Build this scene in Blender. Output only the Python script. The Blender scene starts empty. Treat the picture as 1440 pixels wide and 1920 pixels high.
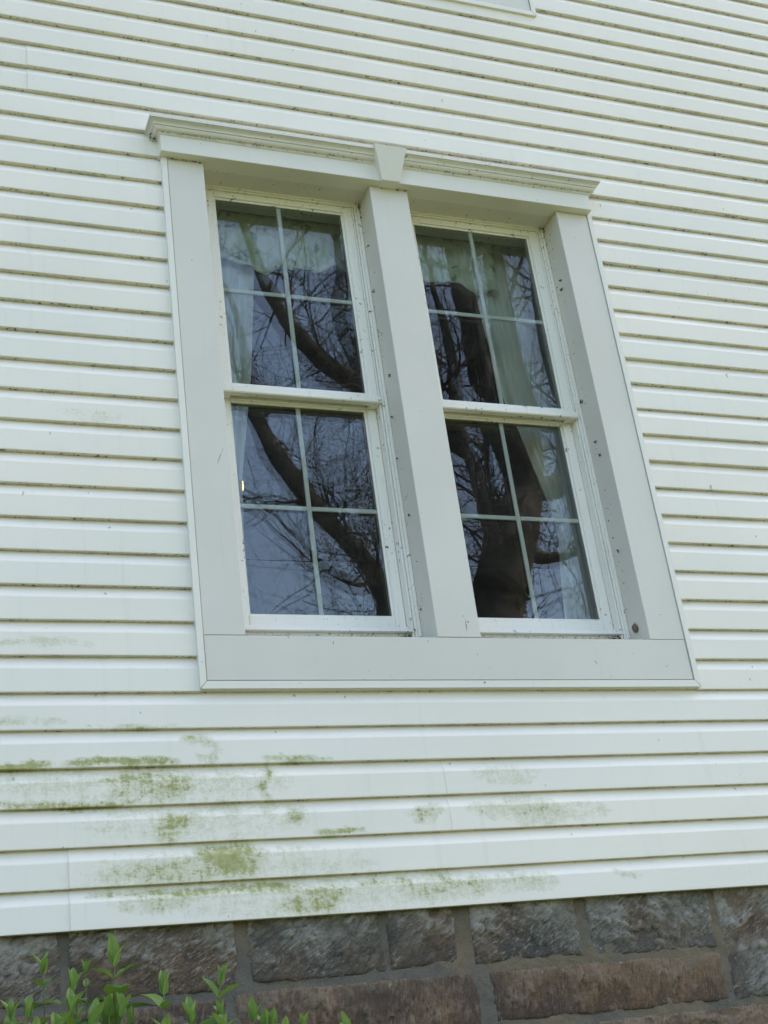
import bpy, math, random
import numpy as np
from mathutils import Matrix, Vector, noise as mnoise

random.seed(7)
scene = bpy.context.scene
C = scene.collection

# ------------------------------------------------------------------ camera
cam_d = bpy.data.cameras.new('camera')
cam = bpy.data.objects.new('camera', cam_d)
C.objects.link(cam)
cam_d.sensor_fit = 'VERTICAL'
cam_d.sensor_height = 24.0
cam_d.lens = 24.0 * 2620.07 / 1920.0
cam_d.clip_start = 0.05
cam_d.clip_end = 1500.0
R_ = Vector((0.92949514, -0.34657464, -0.12619354))
U_ = Vector((-0.04223214, -0.43989682, 0.89705475))
F_ = Vector((0.36640857, 0.82847861, 0.42351855))
M = Matrix.Identity(4)
for i in range(3):
    M[i][0] = R_[i]; M[i][1] = U_[i]; M[i][2] = -F_[i]
M.translation = Vector((-1.05803, -3.94944, -0.69453))
cam.matrix_world = M
scene.camera = cam

# ------------------------------------------------------------------ sky, sun, exposure
SUN_EL = math.radians(46)
SUN_AZ = math.radians(68)           # clockwise from +Y: from the right and a little behind the wall, so the wall is in open shade
world = bpy.data.worlds.new('World')
scene.world = world
world.use_nodes = True
wn = world.node_tree
bg = wn.nodes['Background']
sky = wn.nodes.new('ShaderNodeTexSky')
sky.sky_type = 'NISHITA'
sky.sun_disc = False
sky.sun_elevation = SUN_EL
sky.sun_rotation = SUN_AZ
sky.air_density = 1.0
sky.dust_density = 3.5
sky.ozone_density = 0.7
wn.links.new(sky.outputs[0], bg.inputs[0])
bg.inputs[1].default_value = 0.15
sun_d = bpy.data.lights.new('sun', 'SUN')
sun_d.energy = 3.0
sun_d.angle = math.radians(0.6)
sun_d.color = (1.0, 0.965, 0.90)
sun = bpy.data.objects.new('sun', sun_d)
C.objects.link(sun)
sd = Vector((math.sin(SUN_AZ) * math.cos(SUN_EL), math.cos(SUN_AZ) * math.cos(SUN_EL), math.sin(SUN_EL)))
sun.rotation_euler = sd.to_track_quat('Z', 'Y').to_euler()
sun.location = (0, -10, 20)
vs = scene.view_settings
vs.view_transform = 'Standard'
vs.look = 'None'
vs.exposure = 1.97
vs.gamma = 1.0
vs.use_curve_mapping = False
scene.cycles.use_denoising = True
scene.cycles.max_bounces = 10
scene.cycles.transparent_max_bounces = 16
scene.cycles.caustics_reflective = False
scene.cycles.caustics_refractive = False

# ------------------------------------------------------------------ helpers
def mesh_obj(name, verts, faces, mat=None, parent=None, smooth=None, attrs=None):
    me = bpy.data.meshes.new(name)
    me.from_pydata([tuple(v) for v in verts], [], faces)
    if attrs:
        for an, vals in attrs.items():
            a = me.attributes.new(an, 'FLOAT', 'POINT')
            a.data.foreach_set('value', np.asarray(vals, dtype=np.float32))
    if smooth is not None:
        me.polygons.foreach_set('use_smooth', [True] * len(me.polygons))
        if smooth < 179:
            me.set_sharp_from_angle(angle=math.radians(smooth))
    if mat: me.materials.append(mat)
    me.update()
    o = bpy.data.objects.new(name, me)
    C.objects.link(o)
    if parent: o.parent = parent
    return o

def empty(name, loc=(0, 0, 0), parent=None):
    o = bpy.data.objects.new(name, None)
    o.empty_display_size = 0.1
    C.objects.link(o)
    o.location = loc
    if parent: o.parent = parent
    return o

def tag(o, label, cat=None, group=None, kind=None):
    if label: o['label'] = label
    if cat: o['category'] = cat
    if group: o['group'] = group
    if kind: o['kind'] = kind
    return o

class MB:
    def __init__(s): s.v = []; s.f = []
    def add(s, verts, faces):
        b = len(s.v); s.v += [tuple(v) for v in verts]
        s.f += [tuple(i + b for i in f) for f in faces]
    def box(s, x0, x1, y0, y1, z0, z1, bev=0.0):
        if bev <= 0:
            s.add([(x0,y0,z0),(x1,y0,z0),(x1,y1,z0),(x0,y1,z0),(x0,y0,z1),(x1,y0,z1),(x1,y1,z1),(x0,y1,z1)],
                  [(0,3,2,1),(4,5,6,7),(0,1,5,4),(1,2,6,5),(2,3,7,6),(3,0,4,7)])
        else:   # front (low y) edges chamfered
            b = bev
            v = [(x0+b,y0,z0+b),(x1-b,y0,z0+b),(x1-b,y0,z1-b),(x0+b,y0,z1-b),
                 (x0,y0+b,z0),(x1,y0+b,z0),(x1,y0+b,z1),(x0,y0+b,z1),
                 (x0,y1,z0),(x1,y1,z0),(x1,y1,z1),(x0,y1,z1)]
            f = [(0,1,2,3)]
            for i in range(4):
                j = (i+1) % 4
                f.append((4+i, 4+j, j, i)); f.append((8+i, 8+j, 4+j, 4+i))
            f.append((11,10,9,8))
            s.add(v, f)
    def prism(s, poly, y0, y1):      # poly: list of (x,z) counter-clockwise seen from -y
        n = len(poly)
        s.add([(x,y0,z) for x,z in poly] + [(x,y1,z) for x,z in poly],
              [tuple(range(n)), tuple(range(2*n-1, n-1, -1))] +
              [(i+n, (i+1) % n + n, (i+1) % n, i) for i in range(n)])
    def tube(s, pts, rad, sides=6, cap=True):
        pts = [Vector(p) for p in pts]
        n = len(pts); rings = []
        ref = Vector((0.3, 0.2, 0.93))
        for i in range(n):
            t = (pts[min(i+1, n-1)] - pts[max(i-1, 0)])
            if t.length < 1e-9: t = Vector((0, 0, 1))
            t.normalize()
            a = t.cross(ref)
            if a.length < 1e-3: a = t.cross(Vector((1, 0, 0)))
            a.normalize(); b = t.cross(a)
            r = rad[i] if hasattr(rad, '__len__') else rad
            rings.append([pts[i] + a * (r*math.cos(2*math.pi*k/sides)) + b * (r*math.sin(2*math.pi*k/sides)) for k in range(sides)])
        vv = [p for rg in rings for p in rg]
        ff = []
        for i in range(n-1):
            for k in range(sides):
                k2 = (k+1) % sides
                ff.append((i*sides+k, (i+1)*sides+k, (i+1)*sides+k2, i*sides+k2))
        if cap:
            ff.append(tuple(range(sides))); ff.append(tuple(range(n*sides-1, (n-1)*sides-1, -1)))
        s.add(vv, ff)
    def build(s, name, mat, parent=None, smooth=None):
        return mesh_obj(name, s.v, s.f, mat, parent, smooth)

def nz(x, y, z): return mnoise.noise(Vector((x, y, z)))
def fbm(x, y, z, o=4):
    a = 0.0; amp = 1.0
    for i in range(o):
        a += amp * mnoise.noise(Vector((x, y, z))); x *= 2.1; y *= 2.1; z *= 2.1; amp *= 0.5
    return a

# ------------------------------------------------------------------ materials
class NT:
    def __init__(s, name, rough=0.5, spec=0.5):
        s.m = bpy.data.materials.new(name); s.m.use_nodes = True
        s.t = s.m.node_tree
        s.b = s.t.nodes['Principled BSDF']
        s.b.inputs['Roughness'].default_value = rough
        s.b.inputs['Specular IOR Level'].default_value = spec
        s.co = s.t.nodes.new('ShaderNodeTexCoord').outputs['Object']
    def link(s, a, b): s.t.links.new(a, b)
    def mapping(s, scale, vec=None):
        n = s.t.nodes.new('ShaderNodeMapping'); n.inputs['Scale'].default_value = scale
        s.link(vec or s.co, n.inputs['Vector']); return n.outputs[0]
    def noise(s, scale, detail=4, rough=0.55, vec=None, dist=0.0):
        n = s.t.nodes.new('ShaderNodeTexNoise')
        n.inputs['Scale'].default_value = scale; n.inputs['Detail'].default_value = detail
        n.inputs['Roughness'].default_value = rough; n.inputs['Distortion'].default_value = dist
        s.link(vec or s.co, n.inputs['Vector']); return n.outputs[0]
    def ramp(s, fac, a, b, va=0.0, vb=1.0):
        n = s.t.nodes.new('ShaderNodeMapRange'); n.interpolation_type = 'SMOOTHSTEP'
        n.inputs[1].default_value = a; n.inputs[2].default_value = b
        n.inputs[3].default_value = va; n.inputs[4].default_value = vb
        s.link(fac, n.inputs[0]); return n.outputs[0]
    def math(s, op, a, b=None):
        n = s.t.nodes.new('ShaderNodeMath'); n.operation = op
        for i, q in enumerate((a, b)):
            if q is None: continue
            if isinstance(q, (int, float)): n.inputs[i].default_value = q
            else: s.link(q, n.inputs[i])
        return n.outputs[0]
    def mix(s, fac, a, b):
        n = s.t.nodes.new('ShaderNodeMix'); n.data_type = 'RGBA'
        for sock, q in ((n.inputs[0], fac), (n.inputs[6], a), (n.inputs[7], b)):
            if isinstance(q, (int, float)): sock.default_value = q
            elif isinstance(q, tuple): sock.default_value = q + (1,) if len(q) == 3 else q
            else: s.link(q, sock)
        return n.outputs[2]
    def attr(s, name):
        n = s.t.nodes.new('ShaderNodeAttribute'); n.attribute_name = name
        return n.outputs['Fac']
    def objrand(s):
        return s.t.nodes.new('ShaderNodeObjectInfo').outputs['Random']
    def bump(s, h, strength=0.3, dist=0.01):
        n = s.t.nodes.new('ShaderNodeBump'); n.inputs['Strength'].default_value = strength
        n.inputs['Distance'].default_value = dist
        s.link(h, n.inputs['Height']); s.link(n.outputs[0], s.b.inputs['Normal'])
    def color(s, c):
        if isinstance(c, tuple): s.b.inputs['Base Color'].default_value = c + (1,)
        else: s.link(c, s.b.inputs['Base Color'])

def mat_siding():
    n = NT('vinyl_siding', 0.5, 0.3)
    base = n.mix(n.ramp(n.noise(1.3, 3), 0.35, 0.65), (0.770, 0.715, 0.610), (0.810, 0.748, 0.642))
    base = n.mix(n.math('MULTIPLY', n.objrand(), 0.35), base, (0.725, 0.70, 0.64))
    # rain streaks and fine film of dirt
    st = n.noise(1.0, 4, 0.6, n.mapping((26, 26, 1.6)))
    base = n.mix(n.ramp(st, 0.55, 0.8, 0, 0.16), base, (0.42, 0.43, 0.36))
    # grime settled along the laps, patchy
    d = n.attr('dirt')
    gr = n.noise(9.0, 5, 0.7, n.mapping((1, 1, 0.4)))
    g1 = n.math('MULTIPLY', d, n.ramp(gr, 0.36, 0.72, 0.03, 0.45))
    base = n.mix(g1, base, (0.33, 0.33, 0.30))
    # specks
    sp = n.noise(75.0, 2, 0.5)
    sp2 = n.noise(7.0, 3, 0.6)
    spd = n.math('MULTIPLY', n.ramp(sp, 0.58, 0.65), n.ramp(sp2, 0.38, 0.58))
    base = n.mix(n.math('MULTIPLY', spd, n.ramp(d, 0.25, 0.8, 0.0, 0.9)), base, (0.05, 0.045, 0.035))
    sq = n.noise(46.0, 1, 0.5, n.mapping((1, 1, 0.5)))
    base = n.mix(n.ramp(sq, 0.755, 0.80, 0, 0.55), base, (0.16, 0.16, 0.13))
    # algae
    m = n.attr('moss')
    mn = n.noise(34.0, 7, 0.72, n.mapping((1, 1, 1.1)))
    mn2 = n.noise(120.0, 3, 0.65, n.mapping((0.8, 1, 1.0)))
    drip = n.noise(1.0, 3, 0.6, n.mapping((75, 10, 9)))
    mm = n.math('ADD', m, n.math('MULTIPLY', n.math('SUBTRACT', mn, 0.5), 1.7))
    mm = n.math('ADD', mm, n.math('MULTIPLY', n.math('SUBTRACT', mn2, 0.5), 1.3))
    mm = n.math('ADD', mm, n.math('MULTIPLY', n.math('SUBTRACT', drip, 0.5), 0.7))
    mb_ = n.noise(10.0, 4, 0.65, n.mapping((1, 1, 2.6)))
    mm = n.math('ADD', mm, n.math('MULTIPLY', n.math('SUBTRACT', mb_, 0.5), 1.5))
    mm = n.math('MULTIPLY', mm, n.ramp(m, 0.0, 0.22))
    mcol = n.mix(n.ramp(mn, 0.35, 0.7), (0.38, 0.37, 0.13), (0.225, 0.225, 0.042))
    soft = n.ramp(mm, -0.05, 0.70, 0, 0.50)
    hard = n.ramp(mm, 0.60, 1.18, 0, 0.85)
    base = n.mix(soft, base, (0.47, 0.465, 0.27))
    base = n.mix(hard, base, mcol)
    n.color(base)
    n.b.inputs['Roughness'].default_value = 0.46
    bh = n.noise(1.0, 3, 0.6, n.mapping((6, 60, 160)))
    n.bump(bh, 0.05, 0.004)
    return n.m

def mat_trim(name, c1, c2, rough=0.42, speck=0.75, streak=0.12, dirtc=(0.22, 0.20, 0.14)):
    n = NT(name, rough, 0.35)
    base = n.mix(n.ramp(n.noise(2.2, 3), 0.35, 0.65), c1, c2)
    st = n.noise(1.0, 5, 0.65, n.mapping((55, 55, 3.0)))
    base = n.mix(n.ramp(st, 0.56, 0.78, 0, streak), base, dirtc)
    sp = n.noise(58.0, 2, 0.5)
    sp2 = n.noise(4.0, 3, 0.6)
    base = n.mix(n.math('MULTIPLY', n.ramp(sp, speck - 0.06, speck), n.ramp(sp2, 0.42, 0.62)), base, (0.07, 0.06, 0.045))
    if name == 'coil_wrapped_trim':
        sx = n.t.nodes.new('ShaderNodeSeparateXYZ'); n.link(n.co, sx.inputs[0])
        for (ax, az, bx2, bz, w, col, k) in ((0.9262, 0.943, 0.9232, 0.876, 0.0030, (0.16, 0.09, 0.05), 0.75), (0.142, 1.542, 0.106, 1.450, 0.0035, (0.18, 0.16, 0.12), 0.6),
                                             (0.447, 0.852, 0.445, 0.836, 0.002, (0.1, 0.09, 0.07), 0.8), (1.388, 0.790, 1.396, 0.772, 0.003, (0.1, 0.09, 0.07), 0.7)):
            L = math.hypot(bx2-ax, bz-az); ux, uz = (bx2-ax)/L, (bz-az)/L
            X = n.math('SUBTRACT', sx.outputs[0], (ax+bx2)/2); Z = n.math('SUBTRACT', sx.outputs[2], (az+bz)/2)
            pa = n.math('ABSOLUTE', n.math('ADD', n.math('MULTIPLY', X, ux), n.math('MULTIPLY', Z, uz)))
            pb = n.math('ABSOLUTE', n.math('ADD', n.math('MULTIPLY', X, uz), n.math('MULTIPLY', Z, -ux)))
            e = n.math('ADD', n.math('MULTIPLY', pa, 2.0/L), n.math('MULTIPLY', pb, 1.0/w))
            e = n.math('ADD', e, n.math('MULTIPLY', n.math('SUBTRACT', n.noise(70.0, 3), 0.5), 1.6))
            base = n.mix(n.ramp(e, 0.5, 1.05, k, 0.0), base, col)
    n.color(base)
    n.bump(n.noise(2.6, 2), 0.16, 0.02)
    return n.m

def mat_plain(name, c, rough=0.6, spec=0.3, var=0.25, scale=6.0):
    n = NT(name, rough, spec)
    dk = tuple(v * (1 - var) for v in c)
    n.color(n.mix(n.ramp(n.noise(scale, 4), 0.3, 0.7), dk, c))
    return n.m

def mat_glass(name, k):
    m = bpy.data.materials.new(name); m.use_nodes = True
    t = m.node_tree; t.nodes.clear()
    out = t.nodes.new('ShaderNodeOutputMaterial')
    tr = t.nodes.new('ShaderNodeBsdfTransparent'); tr.inputs[0].default_value = (0.90, 0.945, 0.92, 1)
    gl = t.nodes.new('ShaderNodeBsdfGlossy'); gl.inputs['Roughness'].default_value = 0.0
    gl.inputs[0].default_value = (0.98, 1.0, 1.0, 1)
    fr = t.nodes.new('ShaderNodeFresnel'); fr.inputs[0].default_value = 1.5
    mu = t.nodes.new('ShaderNodeMath'); mu.operation = 'MULTIPLY'; mu.inputs[1].default_value = k; mu.use_clamp = True
    mx = t.nodes.new('ShaderNodeMixShader')
    t.links.new(fr.outputs[0], mu.inputs[0]); t.links.new(mu.outputs[0], mx.inputs[0])
    t.links.new(tr.outputs[0], mx.inputs[1]); t.links.new(gl.outputs[0], mx.inputs[2])
    df = t.nodes.new('ShaderNodeBsdfDiffuse'); df.inputs[0].default_value = (0.55, 0.55, 0.50, 1)
    tc = t.nodes.new('ShaderNodeTexCoord'); no = t.nodes.new('ShaderNodeTexNoise'); no.inputs['Scale'].default_value = 5.0; no.inputs['Detail'].default_value = 6
    mr = t.nodes.new('ShaderNodeMapRange'); mr.inputs[1].default_value = 0.35; mr.inputs[2].default_value = 0.75; mr.inputs[3].default_value = 0.006; mr.inputs[4].default_value = 0.022
    m2 = t.nodes.new('ShaderNodeMixShader')
    t.links.new(tc.outputs['Object'], no.inputs['Vector']); t.links.new(no.outputs[0], mr.inputs[0]); t.links.new(mr.outputs[0], m2.inputs[0])
    t.links.new(mx.outputs[0], m2.inputs[1]); t.links.new(df.outputs[0], m2.inputs[2])
    t.links.new(m2.outputs[0], out.inputs[0])
    return m

def mat_stone(name, cols, rot=0.55):
    n = NT(name, 0.9, 0.15)
    a = n.noise(4.5, 6, 0.62, dist=0.6)
    b = n.noise(2.0, 3, 0.5)
    c = n.noise(26.0, 6, 0.7)
    base = n.mix(n.ramp(a, 0.36, 0.62), cols[0], cols[1])
    base = n.mix(n.ramp(b, 0.42, 0.62), base, cols[2])
    base = n.mix(n.ramp(c, 0.5, 0.72, 0, 0.55), base, cols[3])
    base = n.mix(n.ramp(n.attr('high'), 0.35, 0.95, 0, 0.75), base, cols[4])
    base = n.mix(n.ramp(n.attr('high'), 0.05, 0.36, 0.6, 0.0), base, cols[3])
    base = n.mix(n.ramp(n.noise(38.0, 2), 0.72, 0.76, 0, 0.7), base, (0.42, 0.40, 0.34))
    mp = n.t.nodes.new('ShaderNodeMapping'); mp.inputs['Rotation'].default_value = (0, rot, 0)
    n.link(n.co, mp.inputs['Vector'])
    dash = n.noise(1.0, 3, 0.55, n.mapping((34, 30, 120), mp.outputs[0]))
    area = n.noise(6.0, 3, 0.5)
    cut = n.math('MULTIPLY', n.ramp(dash, 0.55, 0.66), n.ramp(area, 0.42, 0.60))
    base = n.mix(n.math('MULTIPLY', cut, 0.55), base, cols[4])
    base = n.mix(n.math('MULTIPLY', n.ramp(dash, 0.34, 0.44, 1, 0), n.ramp(area, 0.36, 0.60, 0, 0.6)), base, cols[3])
    n.color(base)
    hh = n.math('ADD', n.math('MULTIPLY', n.noise(55.0, 6, 0.7), 0.8), n.math('MULTIPLY', n.noise(170.0, 4, 0.7), 0.45))
    n.bump(n.math('ADD', hh, n.math('MULTIPLY', dash, 0.9)), 0.95, 0.014)
    return n.m

def mat_leaf(name, c1, c2):
    n = NT(name, 0.5, 0.35)
    base = n.mix(n.objrand(), c1, c2)
    base = n.mix(n.ramp(n.noise(30.0, 3), 0.4, 0.7, 0, 0.35), base, tuple(v*0.6 for v in c1))
    n.color(base)
    out = n.t.nodes['Material Output']
    tl = n.t.nodes.new('ShaderNodeBsdfTranslucent')
    n.link(n.mix(0.5, base, (0.25, 0.40, 0.03)), tl.inputs[0])
    mx = n.t.nodes.new('ShaderNodeMixShader'); mx.inputs[0].default_value = 0.32
    n.link(n.b.outputs[0], mx.inputs[1]); n.link(tl.outputs[0], mx.inputs[2])
    n.link(mx.outputs[0], out.inputs[0])
    return n.m

def mat_cloth(name, c):
    n = NT(name, 0.9, 0.1)
    w = n.noise(1.0, 3, 0.6, n.mapping((14, 14, 1.0)))
    base = n.mix(n.ramp(w, 0.35, 0.7), tuple(v*0.82 for v in c), c)
    n.color(base)
    out = n.t.nodes['Material Output']
    tl = n.t.nodes.new('ShaderNodeBsdfTranslucent'); n.link(base, tl.inputs[0])
    mx = n.t.nodes.new('ShaderNodeMixShader'); mx.inputs[0].default_value = 0.12
    n.link(n.b.outputs[0], mx.inputs[1]); n.link(tl.outputs[0], mx.inputs[2])
    n.link(mx.outputs[0], out.inputs[0])
    return n.m

def mat_valance(name):
    n = NT(name, 0.9, 0.1)
    a = n.noise(7.0, 4, 0.6, dist=1.2)
    base = n.mix(n.ramp(a, 0.40, 0.60), (0.60, 0.63, 0.46), (0.80, 0.81, 0.72))
    base = n.mix(n.ramp(n.noise(11.0, 3, dist=1.0), 0.56, 0.66), base, (0.22, 0.27, 0.14))
    n.color(base)
    return n.m

MS = mat_siding()
M_COIL = mat_trim('coil_wrapped_trim', (0.605, 0.572, 0.490), (0.635, 0.597, 0.518), 0.40, 0.80, 0.05)
M_HEAD = mat_trim('header_trim', (0.680, 0.650, 0.570), (0.705, 0.670, 0.595), 0.42, 0.78, 0.08)
M_CROWN = mat_trim('crown_trim', (0.62, 0.59, 0.52), (0.66, 0.62, 0.55), 0.5, 0.70, 0.16)
M_JCH = mat_trim('channel_trim', (0.705, 0.675, 0.590), (0.735, 0.700, 0.615), 0.42, 0.79, 0.06)
M_VIN = mat_trim('window_vinyl', (0.755, 0.725, 0.645), (0.795, 0.765, 0.69), 0.45, 0.70, 0.22)
M_SILL = mat_trim('dirty_sill', (0.66, 0.63, 0.55), (0.70, 0.67, 0.59), 0.6, 0.64, 0.3)
M_MUNT = mat_plain('muntin_metal', (0.84, 0.86, 0.80), 0.5, 0.3, 0.06, 20)
M_GLASS = mat_glass('window_glass', 1.8)
M_DARK = mat_plain('shadow_gap', (0.03, 0.03, 0.028), 0.9, 0.1)
M_CORE = mat_plain('wall_core', (0.12, 0.10, 0.08), 0.9, 0.1)
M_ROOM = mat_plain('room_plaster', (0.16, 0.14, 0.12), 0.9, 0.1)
M_STONE_G = mat_stone('grey_sandstone', [(0.122, 0.110, 0.090), (0.240, 0.220, 0.182), (0.175, 0.122, 0.078), (0.062, 0.056, 0.050), (0.42, 0.40, 0.345)])
M_STONE_B = mat_stone('brown_sandstone', [(0.165, 0.104, 0.064), (0.225, 0.146, 0.090), (0.115, 0.082, 0.064), (0.065, 0.049, 0.039), (0.28, 0.21, 0.145)], 1.35)
M_BARK = mat_plain('bark', (0.095, 0.080, 0.066), 0.95, 0.1, 0.6, 9)
M_TWIG = mat_plain('twig_bark', (0.11, 0.085, 0.07), 0.95, 0.1, 0.4, 4)
M_CURT = mat_cloth('curtain_cloth', (0.86, 0.845, 0.79))
M_VAL = mat_valance('valance_cloth')

# ------------------------------------------------------------------ ground
H_C = 0.1143                # height of one siding course
def ground_z(y):
    if y > -0.2: return -1.12
    if y < -4.2: return -2.22 + 0.0 * y
    t = (-0.2 - y) / 4.0
    t = t*t*(3-2*t)
    return -1.12 - 1.10 * t
ys = [300, 60, 20, 4, 0.5, -0.2, -0.7, -1.2, -1.7, -2.2, -2.7, -3.2, -3.7, -4.2, -6, -10, -20, -60, -150, -500]
xs = [-500, -120, -40, -15, -6, -3, -1, 1, 3, 6, 15, 40, 120, 500]
gv = [(x, y, ground_z(y)) for y in ys for x in xs]
nx = len(xs)
gf = [(j*nx+i, (j+1)*nx+i, (j+1)*nx+i+1, j*nx+i+1) for j in range(len(ys)-1) for i in range(nx-1)]
g = NT('lawn', 0.95, 0.1)
gc = g.mix(g.ramp(g.noise(0.8, 6, 0.6), 0.35, 0.65), (0.086, 0.104, 0.043), (0.140, 0.152, 0.074))
gc = g.mix(g.ramp(g.noise(14.0, 4, 0.7), 0.5, 0.75, 0, 0.6), gc, (0.20, 0.175, 0.125))
g.color(gc); g.bump(g.noise(40.0, 5, 0.7), 0.8, 0.04)
ground = mesh_obj('ground', gv, gf, g.m, None, 180)
tag(ground, 'green lawn sloping down from the house wall', None, None, 'structure')

# ------------------------------------------------------------------ house
house = empty('house', (0, 0, -1.12))
tag(house, 'house wall of white vinyl siding with a twin window over a stone foundation', 'house')
HP = empty('house_origin')      # only used to keep world coordinates while building
bpy.data.objects.remove(HP)
def under(o, p):                # parent but keep world coordinates (all parents are unrotated)
    o.parent = p
    q = Vector((0, 0, 0)); a = p
    while a: q += a.location; a = a.parent
    o.location = o.location - q if o.type == 'EMPTY' else -q
    return o
def part(mb, name, mat, parent, smooth=None):
    o = mb.build(name, mat, None, smooth)
    return under(o, parent)
def grp(name, loc, parent):
    o = empty(name, loc); return under(o, parent)

# ---- siding
MOSS = [(-0.532,0.467,0.066,0.013,1.3),(-0.237,0.470,0.157,0.013,1.2),(-0.026,0.536,0.057,0.014,0.8),(-0.200,0.424,0.149,0.013,1.0),
 (-0.140,0.389,0.100,0.040,0.85),(-0.281,0.353,0.060,0.009,1.0),(0.179,0.395,0.022,0.046,1.0),(-0.106,0.303,0.063,0.016,1.0),
 (-0.116,0.272,0.075,0.036,0.85),(0.241,0.296,0.047,0.023,0.85),(0.404,0.241,0.064,0.008,1.2),(0.058,0.172,0.100,0.046,1.25),
 (-0.124,0.145,0.190,0.034,0.75),(-0.019,0.091,0.290,0.014,0.95),(-0.159,0.062,0.100,0.028,0.6),(0.314,0.046,0.085,0.043,0.85),
 (0.171,0.088,0.140,0.017,1.0),(0.691,0.064,0.160,0.040,0.68),(0.990,0.060,0.111,0.030,0.5),(0.684,0.286,0.051,0.030,0.62),
 (1.069,0.279,0.115,0.041,0.58),(0.911,0.293,0.075,0.027,0.48),(1.233,0.273,0.118,0.028,0.38),(0.968,0.400,0.114,0.028,0.32),
 (-0.208,0.577,0.095,0.008,0.8),(0.275,0.467,0.103,0.009,0.9),(1.344,0.065,0.049,0.010,0.6),(0.029,0.500,0.024,0.045,0.6),
 (-0.40,0.42,0.25,0.05,0.34),(-0.10,0.40,0.35,0.05,0.32),(0.05,0.15,0.40,0.06,0.30),(0.30,0.06,0.50,0.05,0.32),(-0.02,0.29,0.32,0.05,0.30),
 (-0.45,0.355,0.2,0.010,0.9),(-0.58,0.60,0.2,0.012,0.5),(0.52,0.085,0.10,0.016,0.8),(-0.5,0.84,0.15,0.012,0.4),(-0.30,1.62,0.10,0.03,0.22)]
mo = np.array(MOSS)
def moss(x, z):
    w1 = fbm(x*9, z*14, 2.2, 4); w2 = fbm(x*11, z*16, 8.2, 4)
    x += 0.055*w1; z += 0.013*w2
    e = ((x - mo[:,0])/(mo[:,2]*1.25))**2 + ((z - mo[:,1])/(mo[:,3]*1.35))**2
    return float(np.max(mo[:,4]*1.12*np.clip(1.0 - e, 0, 1)**0.55))
KINK = 0.655
def board_profile(k):
    h = H_C
    fine = k < 9
    p = [(0.027, 0.0016, 0.8), (0.019, 0.0010, 1.0), (0.009, 0.0006, 0.75), (0.0018, 0.0, 0.35), (0.0005, 0.0006, 0.25), (0.0, 0.0025, 0.14)]
    n = 9 if fine else 2
    z0, z1 = 0.0025, KINK*h - 0.003
    for i in range(1, n+1): p.append((0.0, z0 + (z1 - z0)*i/n, 0.0))
    p += [(0.0006, KINK*h, 0.06), (0.0022, KINK*h + 0.004, 0.03)]
    m = 4 if fine else 2
    for i in range(1, m+1):
        t = i/m
        p.append((0.0022 + (0.0195-0.0022)*t, KINK*h + 0.004 + (h - KINK*h - 0.004)*t, 0.0 if t < 0.7 else (0.05 if t < 0.99 else 0.5)))
    p += [(0.0225, h + 0.006, 1.0), (0.027, h + 0.006, 1.0)]
    return p
def siding_board(k, x0, x1, yo=0.0):
    step = 0.012 if k < 8 else 0.07
    if k < 8:
        lo, hi = max(x0, -0.9), min(x1, 2.1)
        xx = [x0] if x0 < lo - 1e-6 else []
        if hi > lo:
            nn = max(2, int((hi-lo)/step)); xx += list(np.linspace(lo, hi, nn+1))
        if x1 > max(hi, x0) + 1e-6: xx.append(x1)
        if len(xx) < 2: xx = [x0, x1]
    else:
        nn = max(1, int((x1-x0)/step)); xx = list(np.linspace(x0, x1, nn+1))
    pr = board_profile(k); m = len(pr)
    v = []; am = []; ad = []
    zb = k*H_C
    for x in xx:
        ry = 0.0013*nz(x*2.2, k*3.7, 1.0) + 0.0003*nz(x*7.0, k*1.7, 4.0)
        rz = 0.0016*nz(x*1.1, k*5.1, 9.0) + 0.0004*nz(x*5.0, k*2.1, 19.0)
        for (y, z, d) in pr:
            v.append((x, y + ry + yo, zb + z + rz)); ad.append(d)
            am.append(moss(x, zb + z) if (k < 16 and x < 1.6) else 0.0)
    f = []
    for i in range(len(xx)-1):
        for j in range(m-1):
            f.append((i*m+j, (i+1)*m+j, (i+1)*m+j+1, i*m+j+1))
        f.append((i*m+m-1, (i+1)*m+m-1, (i+1)*m, i*m))
    f.append(tuple(range(m-1, -1, -1))); b = (len(xx)-1)*m
    f.append(tuple(range(b, b+m)))
    f = [t[::-1] for t in f]
    o = mesh_obj('siding_board', v, f, MS, None, 9, {'moss': am, 'dirt': ad})
    return under(o, house)
X_L, X_R = -1.9, 4.6
N_COURSE = 54
DX2, DZ2 = -0.041, 3.136        # the upper window sits a little to the left
rs = random.Random(3)
seams = {}
for k in range(0, N_COURSE, 2):
    s = [rs.uniform(2.35, 2.9) + 0.75*(k % 4 == 0), -1.3 + rs.uniform(-.2, .2)]
    if 12 < k < 60: s = [x for x in s if x > 3.2 or x < -0.8]
    if k == 0: s = [-0.408]
    if k == 2: s = [0.770, 3.9]
    if k == 26: s = [-0.470, 3.5]
    seams[k] = sorted(s)
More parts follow.
